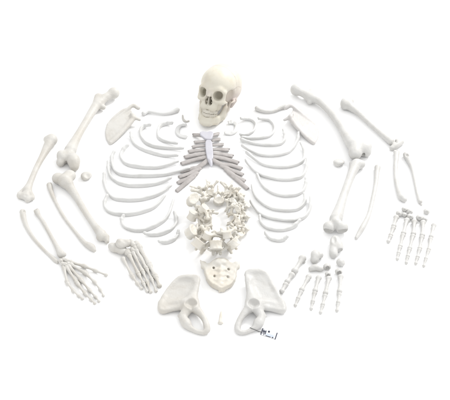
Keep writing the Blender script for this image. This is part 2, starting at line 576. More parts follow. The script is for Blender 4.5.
# left femur
s = sd()
s.ch([(96.2, 105.5, 4.6, 6), (91, 113.5, 4.0, 6), (86, 122, 3.8, 6), (80, 132, 3.8, 6), (75, 141, 4.5, 6.5), (70.5, 150, 6.0, 7)], 2)
s.bl(113.7, 93.0, 5.9, 7.5)
s.ch([(112, 94, 4.2, 7.3), (104, 98.5, 4.3, 7), (98.5, 104, 4.8, 6)], 2)
s.ch([(98.4, 97.3, 4.3, 7), (97.5, 102, 4.6, 6)], 2.5)
s.bl(103.2, 107.2, 2.7, 4.2, 2)
s.ebl(62.3, 156.8, (5.4, 7.5, 6.2), 6.4, 25, 0, 3)
s.ebl(73.6, 160.5, (6.6, 8.5, 7.0), 7.0, 15, 0, 3)
s.bl(60.4, 162.6, 4.2, 4.6, 2.5); s.bl(74.5, 166.5, 4.6, 5.0, 2.5)
s.ebl(68.5, 155.5, (6.0, 6.5, 5.5), 6.4, 20, 0, 3)
s.ch([(66.0, 166.5, 2.0, 2.5), (66.8, 162.6, 1.5, 5)], 1.2, sub=True)
bone('femur', s, BONE, 'thick ivory thigh bone with round head, slanting down at upper left', 'thigh bone', LB)
# left tibia
s = sd()
s.ch([(65, 181, 7.2, 7), (69, 186, 5.0, 6), (76, 196, 3.7, 5), (86, 213, 3.2, 4.8), (95, 226, 3.5, 5), (101.5, 234, 5.0, 5.5)], 2.5)
s.ebl(57.8, 178.3, (6.0, 6.0, 5.4), 5.6, 20, 0, 3); s.ebl(69.4, 175.8, (6.6, 6.4, 5.4), 6.4, 20, 0, 3)
s.bl(68.5, 183.5, 4, 8.5, 3)
s.ebl(101.5, 236.8, (5.4, 4.4, 4.6), 5, 30, 0, 2); s.ch([(106.5, 237, 3.2, 4), (107, 241.4, 2.4, 3)], 2)
s.bl(103.5, 242.8, 2.4, 4.5, 1.5, sub=True)
bone('tibia', s, BONE, 'thick ivory shin bone below the left thigh bone, slanting right', 'shin bone', LB)
# left fibula
s = sd()
s.ch([(49.3, 185, 2.9), (51, 191, 2.4, 2.8), (54.5, 199.5, 1.9, 2.6), (63.5, 216, 1.8, 2.6), (75, 231.3, 1.8, 2.6), (84.5, 242.5, 2.4, 2.8), (91, 246.6, 3.5, 3.5), (94.5, 250.2, 2.0, 2.6)], 2)
bone('fibula', s, BONE, 'thin curved ivory calf bone left of the slanting shin bone', 'calf bone', LB)
# left patella
s = sd()
s.ebl(86.3, 175.8, (5.6, 5.4, 2.6), 2.6, 0, 0, 1); s.bl(84.8, 178.2, 2.4, 2.4, 2)
s.bl(87.8, 175.2, 2.6, 6.0, 2, sub=True)
bone('patella', s, BONE, 'small round kneecap lying right of the left knee joint', 'kneecap', LB, h=0.0014)
# left humerus
s = sd()
s.ch([(50.3, 141.5, 5.4, 6), (46.5, 149, 4.2, 5), (42, 157.5, 3.2, 4.5), (36, 169, 2.9, 4.2), (31, 181, 3.0, 4), (27.5, 190, 4.0, 4)], 2)
s.bl(51.6, 139.8, 6.0, 6.2); s.bl(47.0, 139.6, 3.6, 5.5, 2)
s.ch([(19.6, 195.4, 2.8, 3), (27.5, 198, 3.2, 3.2), (32.8, 198.2, 2.2, 2.6)], 2); s.bl(20, 196, 3.1, 3.1, 1.5); s.bl(27.6, 200.0, 2.9, 2.9, 1.5)
s.ebl(26.3, 194.0, (3.8, 5.0, 3.4), 3.6, -25, 0, 2.5); s.ch([(32.6, 196.2, 2.0, 3), (28.8, 189.5, 2.2, 3.6)], 2); s.ch([(19.2, 193.4, 1.9, 3), (26.5, 187.5, 2.0, 3.6)], 2)
s.bl(25.6, 195.2, 1.5, 7.2, 1.5, sub=True)
bone('humerus', s, BONE, 'ivory upper arm bone at far left with smooth round head', 'upper arm bone', LB)
# left ulna / radius
s = sd()
s.ch([(22.6, 212, 3.4, 3.6), (24, 219, 2.7, 3.2), (27, 227, 2.3, 2.8), (33, 237, 1.9, 2.6), (42, 247.5, 1.7, 2.4), (50, 255.2, 1.7, 2.3), (55.5, 260.4, 2.2, 2.3)], 2)
s.bl(25.2, 211.2, 2.1, 6.0, 1.2, sub=True); s.bl(57.4, 262.4, 1.4, 1.6, 1.2)
bone('ulna', s, BONE, 'outermost thin forearm bone at far left ending at the wired wrist', 'forearm bone', LB)
s = sd()
s.ch([(36.6, 211, 3.2, 3.2), (39.2, 216, 2.1, 3), (44.5, 224, 2.2, 3), (51, 236, 2.0, 2.9), (57.5, 247.5, 2.6, 3.2), (61, 254, 4.0, 3.8)], 2)
s.bl(36.0, 209.4, 1.7, 4.6, 1.2, sub=True)
s.bl(64.5, 254.5, 2.2, 3, 1.5)
bone('radius', s, BONE, 'straight forearm bone at left, between far left forearm bone and calf bone', 'forearm bone', LB)

# right femur
s = sd()
s.ch([(309, 97, 4.8, 6), (317, 99.8, 4.2, 6), (325, 106, 4.0, 6), (333, 115, 4.0, 6), (341, 126, 4.3, 6), (347, 136.5, 5.0, 7), (352.5, 144, 6.6, 7.5)], 2)
s.bl(296.2, 89.7, 6.1, 7.5)
s.ch([(299, 91, 4.2, 7.2), (306, 94.5, 4.4, 7), (312, 98, 4.4, 6)], 2)
s.ch([(311.5, 92.5, 4.2, 7), (313.5, 96.5, 4.2, 6)], 2.5)
s.bl(309.6, 102.2, 2.5, 4.2, 2)
s.ebl(358, 147, (8, 8, 6.2), 7.4, -15, 0, 3)
s.ebl(355.5, 152.0, (7.0, 9.5, 7.0), 7.0, -12, 0, 3); s.ebl(365.0, 148.0, (6.6, 8.5, 7.0), 7, -25, 0, 3); s.bl(366.5, 152.5, 4.6, 4.8, 2.5)
s.ch([(361.2, 159.5, 2.0, 2), (363.2, 153.5, 2.0, 6)], 1, sub=True)
bone('femur', s, PALE, 'thick pale thigh bone with round head, slanting down at upper right', 'thigh bone', LB)
# right tibia, upside down
s = sd()
s.ch([(356.5, 164, 5.4, 5.6), (353, 171, 4.6, 5.4), (349, 181, 4.0, 5.5), (344, 195, 4.1, 6), (339.8, 208, 5.0, 6.5), (336, 219, 6.6, 7.5)], 2.5)
s.ebl(360, 164.5, (5.6, 4.6, 4.6), 4.8, 20, 0, 2); s.ch([(351.5, 163.6, 2.4, 3), (353, 167, 3.0, 4)], 2)
s.ebl(328.7, 227.5, (5.9, 6.4, 6.2), 7.0, 10, 0, 3); s.ebl(342.0, 227.8, (6.3, 6.4, 6.2), 7.0, -10, 0, 3); s.bl(335.5, 222, 4.5, 10.5, 3)
# hollow joint faces turned towards the viewer
s.ebl(328.0, 231.6, (4.9, 4.4, 4.2), 5.6, 8, 25, 0.8, sub=True); s.ebl(342.8, 231.9, (5.2, 4.6, 4.3), 5.6, -8, 25, 0.8, sub=True)
bone('tibia', s, PALE, 'thick pale shin bone at right with two hollow joint faces at bottom', 'shin bone', LB)
s = sd()
s.ch([(377.6, 167.5, 3.3), (377, 172.5, 2.6, 3), (376, 183, 2.2, 2.7), (373.5, 196, 2.1, 2.6), (369.8, 211.5, 2.1, 2.5), (366.5, 220, 2.5, 2.7), (362.4, 227.5, 2.8, 2.9), (358.5, 234, 2.2, 2.5), (356.3, 237.8, 1.8, 2.2)], 2)
bone('fibula', s, PALE, 'thin pale calf bone between the right shin bone and right forearm', 'calf bone', LB)
s = sd()
s.ebl(338.8, 162.2, (5.8, 5.4, 2.8), 2.9, 0, -18, 1); s.bl(337.5, 164.5, 2.6, 2.6, 2)
bone('patella', s, PALE, 'small round kneecap lying left of the right knee joint', 'kneecap', LB, h=0.0014)
s = sd()
s.ch([(347, 104, 5.2, 6), (352, 107.5, 4.0, 5), (359, 113, 3.0, 4.4), (371, 124.2, 2.7, 4), (383.5, 135.3, 2.8, 4), (391, 141.3, 3.6, 4)], 2)
s.ebl(344.6, 103.4, (4.4, 6.4, 6.0), 6.2, -10, 0, 2); s.bl(350.5, 100.8, 3.6, 5.5, 2)
s.ch([(392, 148, 2.6, 2.8), (396.5, 145, 3.2, 3.3), (401.5, 141.8, 2.8, 3)], 2); s.bl(397, 140.5, 2.2, 2.6, 2)
s.bl(395.5, 141.4, 1.8, 6.6, 1.5, sub=True)
bone('humerus', s, PALE, 'pale upper arm bone at upper right, right of the thigh bone', 'upper arm bone', LB)
s = sd()
s.ch([(396.5, 152.2, 3.3, 3.4), (396.4, 158, 2.5, 3.1), (395.6, 168, 2.2, 2.8), (396.2, 180, 2.2, 2.8), (398.6, 190, 2.6, 3), (401.5, 197, 3.6, 3.6)], 2)
s.bl(404.4, 199.6, 2.9, 3.2, 2); s.bl(396.4, 149.6, 1.8, 5.6, 1.2, sub=True); s.bl(402.6, 203.8, 1.9, 3.2, 1, sub=True)
bone('radius', s, PALE, 'pale forearm bone at right with widened lower end above loose hand', 'forearm bone', LB)
s = sd()
s.ch([(405.8, 154.5, 3.0, 3.3), (409, 160, 2.9, 3.3), (412.6, 169, 2.1, 2.8), (415.3, 182, 1.8, 2.6), (417.6, 193, 1.8, 2.4), (420.3, 201.5, 2.4, 2.5)], 2)
s.bl(407.6, 155.2, 1.8, 5.6, 1.2, sub=True); s.bl(421.4, 204.6, 1.2, 1.5, 1)
bone('ulna', s, PALE, 'rightmost thin pale forearm bone, narrow at the wrist end', 'forearm bone', LB)

# clavicles
s = sd(0.0003)
s.ch([(143.8, 113.4, 2.4, 2.5), (148, 111.5, 1.9, 2.4), (155, 112.6, 1.6, 2.3), (163, 113.6, 1.6, 2.2), (170.5, 112.6, 1.9, 2.2), (177.3, 109.8, 2.6, 2.6)], 1.5)
bone('clavicle', s, RIBM, 'wavy white collar bone between left shoulder blade and skull', 'collar bone', 'collar bones', h=0.0015)
s = sd(0.0003)
s.ch([(257.3, 108.4, 2.8, 2.8), (262, 110.6, 2.1, 2.5), (269, 111.6, 1.8, 2.3), (276, 110.2, 1.7, 2.3), (281, 107.6, 2.0, 2.5), (285.2, 106.4, 2.4, 2.6)], 1.5)
bone('clavicle', s, PALE, 'wavy white collar bone between skull and right shoulder blade', 'collar bone', 'collar bones', h=0.0015)


# ------------------------------------------------------------------ shoulder blades
def scapula(fx, mat, label):
    f = lambda pts: [(fx(p[0]),) + tuple(p[1:]) for p in pts]
    s = sd(0.0003)
    s.pl(f([(129.5, 107.5, 6), (124, 108.8, 5), (115, 115.4, 4.0), (107.4, 123.5, 3), (105.2, 131, 2.2), (105.6, 138.5, 1.6), (109.3, 144.6, 1.2),
            (114.6, 142.2, 1.6), (121.5, 135.2, 3), (128.5, 127.0, 5), (132.4, 121.6, 6), (134, 115, 7)]), 0.9, 0.8, -1.6)
    s.ch(f([(110.6, 143.0, 1.2, 1.8), (118, 137.0, 1.3, 2.8), (125.5, 129.2, 1.6, 4.5), (131.6, 121.6, 2.2, 6.4)]), 3.5)      # thick side border
    
    s.ebl(fx(133.3), 118.2, (2.6, 3.8, 3.6), 7, 0, 0, 2)                                                                 # socket
    s.ch(f([(131.8, 114.6, 1.6, 8), (135.5, 118.4, 1.7, 7), (139.6, 120.4, 1.4, 5.5)]), 1.5)                                # beak
    s.ch(f([(108.6, 125.5, 0.7, 2.6), (118, 117.8, 1.1, 4.8), (127, 110.2, 1.5, 7.4), (133, 106.2, 2.0, 8.5), (138.2, 108.4, 2.2, 7)]), 2.5)  # spine to shoulder tip
    return bone('scapula', s, mat, label, 'shoulder blade', 'shoulder blades', h=0.0015)


scapula(lambda x: x, BONE, 'thin triangular shoulder blade beside the left thigh bone')
scapula(lambda x: 424 - x, BLADE, 'pale triangular shoulder blade left of the right thigh bone')


# ------------------------------------------------------------------ hip bones
def hip(fx, mat, label, arc=0.0, low=0.0):
    def f(pts):
        out = []
        for q in pts:
            x, y = q[0], q[1]
            if x > 262 and y < 310:
                x += arc * math.sin(math.pi * (y - 270) / 40)
            out.append((fx(x), y + max(0.0, 300 - y) * low) + tuple(q[2:]))
        return out
    s = sd(0.0006, 75)
    s.pl(f([(244.6, 275, 9), (247.5, 272.4, 10), (253, 270.9, 11), (259, 270.6, 11), (264.5, 272.2, 10), (268, 277, 8.5), (271.5, 284, 7), (276, 292.5, 5.5), (281.5, 302, 4), (285, 308.5, 3.2),
            (284.4, 313, 3), (279, 312.6, 3.2), (271.5, 309.5, 4), (263, 307, 5), (258, 311, 5), (250, 309, 6), (247.8, 301, 7), (248.2, 293, 8), (246.6, 284, 9)]), 1.5, 1.4, 4.5, 2)
    s.ch(f([(245.8, 275.4, 1.4, 9.4), (249.5, 272.8, 1.7, 10.6), (255, 271.8, 1.9, 11.4), (261, 272.2, 2.0, 10.8), (266, 275.4, 1.7, 9), (270.5, 283, 1.4, 7.2), (276, 293, 1.4, 5.6), (282, 303.6, 1.8, 4.2)]), 4)
    s.ch(f([(282, 303.6, 1.8, 4.2), (284.2, 309.2, 2.4, 3.2), (281.6, 312.4, 2.1, 2.8), (274, 310.6, 1.6, 3.2), (265, 308.4, 2.6, 4.4)]), 4)
    s.ch(f([(248.5, 281, 2.0, 9), (250.5, 290, 3.0, 8), (252.5, 299, 4.6, 7)]), 6)
    s.ch(f([(262, 303, 3.0, 6), (270, 303, 1.6, 5), (279, 307, 1.2, 4)]), 5)
    s.ebl(fx(260.5), 287.0, (7.0, 10, 2.4), 12.9, 15 if fx(261) > 250 else -15, 0, 5, sub=True)          # shallow iliac hollow
    s.ebl(fx(253.4), 305.0, (8.8, 10.0, 6.2), 6.6, 0, -25, 4)                  # socket
    s.bl(fx(253.6), 302.4, 6.6, 13.8, 1.2, sub=True)
    s.bl(fx(252.6), 309.6, (1.8, 2.6, 3), 11.0, 1.5, sub=True)
    s.ch(f([(247.5, 310.5, 4.6, 6), (243, 315.5, 3.4, 5.6), (239.4, 321.2, 3.0, 5), (237.8, 326, 3.3, 4.4), (237.6, 330.6, 3.2, 3.4), (241, 332.8, 2.6, 2.7), (246, 332.4, 2.3, 2.4), (251, 330.4, 2.4, 2.6),
            (255.5, 327.4, 3.2, 3.3), (259.4, 322.4, 4.3, 4.4), (261.2, 317.2, 4.4, 4.8), (258.5, 311.5, 5.0, 5.4)]), 3)
    s.ebl(fx(258.2), 323.6, (4.8, 5.0, 4.0), 4.2, 20, 0, 3)
    s.ch(f([(266.0, 316.6, 1.0, 4.5), (262.0, 314, 2, 5)]), 2)
    return bone('hip_bone', s, mat, label, 'hip bone', 'hip bones', h=0.0018)


hip(lambda x: 444.5 - x, BONE, 'broad ivory hip bone lying left of the sacrum', 3.5, 0.2)
hip(lambda x: x, PALE, 'broad pale hip bone with a small paper tag tied to it', 0.8)

# sacrum
s = sd(0.0009, 150)
s.pl([(199.4, 261.4, 6.6), (203.5, 263.6, 7), (208.5, 264.2, 7.6), (213.5, 260, 8.5), (220, 258.0, 9), (227, 259.2, 8.5), (231, 263.6, 7.6), (236, 263.4, 7), (240.6, 263.0, 6.6), (238.4, 267.2, 6), (236.2, 272.5, 5.5), (235.4, 280, 5),
      (231.6, 285.4, 4.8), (226, 288.2, 4.6), (221.8, 290.4, 4.4), (217.0, 288.2, 4.4), (211.0, 285, 4.6), (206.4, 279, 5), (204.6, 271, 5.5), (202, 266.5, 6)], 2.6, 1.3, 1.6)
s.ebl(220.3, 262.0, (7.2, 4.4, 3.4), 9.2, 0, 0, 2)
s.ebl(203.6, 265.4, (2.6, 4.4, 3.6), 6, -25, 0, 2); s.ebl(237.0, 265.6, (2.6, 4.4, 3.4), 6, 25, 0, 2)
for yy in (269.4, 274.6, 279.8, 284.6):
    s.ch([(215.6, yy, 0.45, 8.9 - (yy - 269) * 0.13), (226.8, yy + 0.4, 0.45, 8.7 - (yy - 269) * 0.13)], 2.4)
s.ch([(206, 273, 1.6, 3.6), (209, 281.5, 1.8, 2.6), (215, 287, 1.7, 2.2), (222, 290, 2.0, 2.2)], 2)
s.ch([(235.5, 276, 1.6, 3.6), (231, 284.6, 1.7, 2.6), (224.5, 288.4, 1.8, 2.2)], 2)
s.ch([(221, 268, 1.2, 8.4), (220.5, 283, 1.0, 6.6)], 4)
for q in ((213.2, 267.6), (229, 269.2), (214, 275.8), (228.4, 276.6)):
    s.ch([(q[0], q[1], 1.45, 11), (q[0] + (0.6 if q[0] < 220 else -0.6), q[1] + 0.2, 1.0, 6.6)], 1.0, sub=True)
for q in ((208.6, 281.6, 1.2), (212.6, 286.4, 1.3), (216.4, 287.4, 1.2), (219.6, 291.4, 1.5), (224.2, 290.6, 1.3), (226.6, 287.8, 1.2)):
    s.bl(q[0], q[1], q[2], 1.5, 0.7)
s.ch([(214.6, 291.0, 1.0, 1.0), (215.2, 289.4, 1.0, 3.0)], 0.5, sub=True); s.ch([(222.2, 293.4, 0.9, 1.0), (222.0, 291.8, 0.9, 3.0)], 0.5, sub=True)
bone('sacrum', s, CREAM, 'cream triangular sacrum with four holes below the vertebra ring', 'sacrum', h=0.0014)
# coccyx and hyoid
s = sd(0.0002)
s.ch([(221.2, 312, 0.9, 1.0), (220.9, 315.5, 1.3, 1.4), (220.6, 319, 1.4, 1.5), (220.4, 322.4, 2.0, 1.9)], 0.6)
s.ch([(218.6, 323, 1.0, 1.4), (222.4, 323.2, 1.0, 1.4)], 0.8)
bone('coccyx', s, CREAM, 'small pointed tail bone standing between the two hip bones', 'tail bone', h=0.001)
s = sd(0.0001)
s.ch([(182.6, 115.4, 0.7), (182.9, 118.6, 0.85), (184.4, 120.8, 1.1), (186.4, 121.6, 0.9), (188.8, 121.0, 0.7)], 0.6)
bone('hyoid', s, BONE, 'tiny hooked throat bone lying left of the jaw', 'throat bone', h=0.0008)

# ------------------------------------------------------------------ sternum with rib cartilage
c0 = W(209, 150)
st = empty('sternum', (c0[0], c0[1], 0), 'lavender white breastbone with grey brown rib cartilages fanning out both sides', 'breastbone')
s = sd(0.0003)
s.pl([(199.6, 132.6, 6.4), (203, 131.6, 6.6), (206.5, 132.6, 6.6), (210, 131.6, 6.6), (213.6, 132.6, 6.4), (213.4, 135.4, 6.3), (211.6, 140.2, 6), (205.4, 140.2, 6), (200, 135.6, 6.2)], 1.5, 1.1)
bone('manubrium', s, STERN, parent=st, h=0.0013)
s = sd(0.0003)
s.pl([(205.2, 140.4, 6), (211.9, 140.4, 6), (213, 150, 5.7), (213.6, 158.6, 5.4), (210, 161.4, 5.2), (207, 159.4, 5.4), (205.4, 150, 5.7)], 1.4, 1.0)
bone('sternum_body', s, STERN, parent=st, h=0.0013)
s = sd(0.0002)
s.ch([(210, 160.6, 2.3, 5.0), (211, 163.6, 1.8, 4.4), (211.2, 166.4, 1.0, 3.8)], 0.8)
bone('xiphoid_process', s, STERN, parent=st, h=0.0012)
cart = [
    # (photo points, radius at sternum, radius at tip)
    ([(202.6, 136.0, 5.6), (198.6, 135.0, 4.4), (194.0, 135.0, 2.6)], 1.6, 1.9),
    ([(205.2, 141.6, 5.5), (200, 141.8, 4.5), (195.2, 142.2, 2.6)], 1.2, 1.75),
    ([(205.4, 145.6, 5.4), (199, 146.0, 4.3), (193.0, 147.0, 2.5)], 1.2, 1.75),
    ([(205.4, 149.8, 5.2), (197, 150.6, 4.1), (189.6, 151.6, 2.3)], 1.4, 1.9),
    ([(206.0, 153.6, 5.0), (196, 154.8, 3.8), (185.6, 157.0, 2.2)], 1.9, 2.0),
    ([(206.4, 157.0, 4.8), (195, 159.6, 3.4), (182.4, 163.4, 2.1)], 1.9, 2.0),
    ([(207.6, 160.4, 4.6), (198.5, 167.0, 3.2), (191, 168.6, 2.6), (181.2, 171.4, 2.0)], 2.1, 1.9),
    ([(199.5, 168.4, 2.8), (190, 173.2, 2.2), (179.9, 176.9, 1.9)], 1.9, 1.85),
    ([(196.5, 173, 2.4), (188, 178.4, 2.0), (178.4, 182.6, 1.8)], 1.9, 1.85),
    ([(194, 176, 2.0), (186, 183, 1.8), (177.2, 190.6, 1.7)], 2.0, 1.9),
]
cartR = [
    ([(210.8, 136.0, 5.6), (214.6, 134.6, 4.4), (218.2, 133.8, 2.6)], 1.6, 1.8),
    ([(212.2, 140.6, 5.5), (216, 139.8, 4.5), (219.4, 139.2, 2.6)], 1.2, 1.75),
    ([(212.4, 145.4, 5.4), (217.5, 145.0, 4.3), (222.6, 144.4, 2.5)], 1.2, 1.75),
    ([(212.8, 149.4, 5.2), (220, 149.6, 4.1), (228, 149.8, 2.3)], 1.4, 2.0),
    ([(213.0, 153.2, 5.0), (222, 154.4, 3.8), (231.8, 156.0, 2.2)], 1.9, 2.0),
    ([(213.2, 156.8, 4.8), (224, 158.6, 3.4), (237.2, 162.4, 2.1)], 2.0, 2.0),
    ([(212.4, 160.0, 4.6), (222.5, 164.6, 3.2), (231, 165.2, 2.6), (240.8, 168.4, 2.0)], 2.1, 1.9),
    ([(221.5, 165.6, 2.8), (232, 170.4, 2.2), (242.2, 174.4, 1.9)], 1.9, 1.85),
    ([(226, 169.5, 2.4), (234.5, 175.6, 2.0), (244.2, 180.6, 1.8)], 1.9, 1.85),
    ([(229, 172.5, 2.0), (237.5, 180, 1.8), (247.0, 188.2, 1.7)], 2.0, 1.9),
]
for side in (cart, cartR):
    for pts, r0, r1 in side:
        s = sd(0.0005, 160)
        n = len(pts)
        s.ch([(p[0], p[1], 1.32 * (r0 + (r1 - r0) * i / (n - 1)), p[2] * 0.8) for i, p in enumerate(pts)], 0.8, flat=1.9)
        e = pts[-1]; d = pts[-2]
        dx, dy = e[0] - d[0], e[1] - d[1]; q = math.hypot(dx, dy)
        s.bl(e[0] + dx / q * 1.9, e[1] + dy / q * 1.9, (1.3, 1.7, 1.7), e[2], 0.4, sub=True)
        bone('rib_cartilage', s, CART, parent=st, h=0.0013)

# ------------------------------------------------------------------ skull
def skull():
    M = 0.001
    P = lambda *v: np.array(v, float) * M
    # cranium
    s = Sdf(); s.mirror = True
    s.ell(P(0, 6, 46), P(65, 86, 68), k=.006)
    s.ell(P(0, 40, 36), P(60, 54, 56), k=.020)
    s.ell(P(0, -40, 50), P(54, 49, 54), k=.024)
    s.ell(P(0, 10, -4), P(46, 58, 22), k=.020)
    s.ell(P(0, 20, 26), P(64, 66, 48), k=.016)
    s.ell(P(0, 20, 66), P(60, 62, 46), k=.016)
    s.ell(P(0, -50, 0), P(34, 34, 30), k=.015)
    s.ell(P(40, -58, 14), P(9, 18, 20), k=.010)
    s.cone(P(8, -86, 32), P(30, -80.5, 37), .0065, .006, k=.016)            # brow
    s.cone(P(30, -80.5, 37), P(44, -71, 30), .006, .0055, k=.014)
    s.cone(P(44, -72, 30), P(45.5, -68, 8), .0055, .0065, k=.008)
    s.ell(P(0, -68, -14), P(27, 24, 34), k=.012)                           # upper jaw
    s.ell(P(21, -50, -22), P(15, 22, 24), k=.010)
    s.ell(P(15, -80, -30), P(16, 13, 15), k=.010)
    s.cone(P(26, -80, -4), P(42, -70, -6), .010, .010, k=.010)             # cheek
    s.cone(P(12, -92, 22), P(17, -88, -2), .005, .006, k=.006)
    s.cone(P(45, -66, -5), P(61, -40, -5), .0065, .0042, k=.006)           # cheek arch
    s.cone(P(62, -40, -5), P(65, -14, -3), .0042, .0042, k=.004)
    s.cone(P(65, -14, -3), P(58, 2, 0), .0045, .007, k=.006)
    s.cone(P(54, 16, -4), P(50, 10, -26), .012, .0075, k=.008)             # mastoid
    s.cone(P(0, -90, 28), P(0, -101, 9), .0075, .0060, k=.010)             # nose bridge
    # cavities
    s.ell(P(30.5, -88, 17), P(17, 22, 17.5), k=.004, sub=True)
    s.ell(P(25.5, -68, 16), P(12.5, 24, 13), k=.006, sub=True)
    s.cone(P(0, -104, 4), P(0, -78, 6), .0055, .0055, k=.004, sub=True)
    s.ell(P(6.5, -92, -11), P(6.8, 24, 10.5), k=.003, sub=True)
    s.ell(P(0, -70, -4), P(9, 20, 16), k=.004, sub=True)
    s.ell(P(56, -38, 16), P(10, 20, 22), k=.012, sub=True)                  # temple hollow
    s.cone(P(72, 4, -1), P(58, 2, 0), .0035, .003, k=.002, sub=True)
    s.ell(P(0, 26, -24), P(15, 17, 12), k=.004, sub=True)
    s.box(P(0, -78, -8), P(1.2, 20, 16), .001, k=.002)                     # nasal septum
    s.cone(P(9, -80, -12), P(9, -60, -12), .003, .003, k=.002)
    Vc, Fc = s.verts(.0017)
    # lower jaw
    j = Sdf(); j.mirror = True
    j.cone(P(0, -85, -88), P(13, -82, -88), .0095, .009, k=.008)
    j.cone(P(0, -84, -74), P(14, -80, -74), .0075, .0075, k=.010)
    j.cone(P(13, -82, -88), P(30, -58, -83), .009, .0080, k=.008)
    j.cone(P(14, -80, -74), P(30, -57, -69), .0075, .0075, k=.010)
    j.cone(P(30, -58, -83), P(39, -24, -69), .008, .0070, k=.008)
    j.cone(P(30, -57, -69), P(39, -28, -55), .0075, .007, k=.010)
    j.cone(P(39, -24, -67), P(47, -14, -36), .007, .0060, k=.010)
    j.cone(P(41, -36, -55), P(47, -34, -26), .0065, .0050, k=.012)
    j.cone(P(47, -14, -36), P(51, -8, -10), .006, .0055, k=.008)
    j.cone(P(47, -34, -26), P(48, -38, -12), .005, .0032, k=.006)
    j.cone(P(47, -8, -7), P(57, -6, -7), .005, .005, k=.005)
    j.cone(P(38, -40, -60), P(45, -38, -30), .0068, .0062, k=.010)
    j.ell(P(0, -92, -91), P(12, 6, 8), k=.010)
    Vj, Fj = j.verts(.0016)

    def teeth(z0, z1, yf, n, wdt):
        t = Sdf()
        for i in range(-n, n):
            a = (i + 0.5) / n
            th = a * math.radians(95)
            x = 23 * math.sin(th); y = yf + 34 * (1 - math.cos(th))
            R = np.array(Matrix.Rotation(th, 3, 'Z'))
            big = 1.0 if abs(a) < 0.6 else 1.3
            t.box(P(x, y, (z0 + z1) / 2 + 0.8 * math.sin(i * 2.1)), P(wdt * big, 3.6 * big, abs(z1 - z0) / 2), .0018, R, k=.0004)
        return t.verts(.0011)
    Vu, Fu = teeth(-41, -53.3, -88.0, 7, 3.1)
    Vl, Fl = teeth(-53.8, -66, -86.0, 7, 3.0)
    yaw, back, roll = math.radians(-24), math.radians(30), math.radians(-2)
    R = np.array(Matrix.Rotation(yaw, 3, 'Z') @ Matrix.Rotation(roll, 3, 'Y') @ Matrix.Rotation(-back, 3, 'X'))
    k = 1.045
    tr = lambda V: (V @ R.T) * k
    allz = np.concatenate([tr(Vc), tr(Vj)])[:, 2].min()
    base = W(218.5, 104)                                  # provisional spot on the floor
    # choose the floor spot so that the head's middle lies where the photo has it
    ctr = tr(np.array([[0, -5, 12]]) * M)[0]
    zc = ctr[2] - allz
    p = W0(218.7, 92.9, zc)
    off = np.array([p[0] - ctr[0], p[1] - ctr[1], -allz])
    e = empty('skull', (p[0], p[1], 0), 'ivory human skull facing left above the breastbone, jaw closed', 'skull')
    par = {}
    for nm, V, F, m, nn, up in (('cranium', Vc, Fc, SKUL, 2, None), ('mandible', Vj, Fj, SKUL, 2, None), ('upper_teeth', Vu, Fu, TOOTH, 1, 'cranium'), ('lower_teeth', Vl, Fl, TOOTH, 1, 'mandible')):
        V0 = relax(V, F, nn)
        o = solid(nm, tr(V0) + off, F, m, parent=e)
        at = o.data.attributes.new('anatomy', 'FLOAT_VECTOR', 'POINT')
        at.data.foreach_set('vector', (V0 * 10.0).astype(np.float32).ravel())
        if up:
            o.parent = par[up]
        par[nm] = o
    return e


skull()

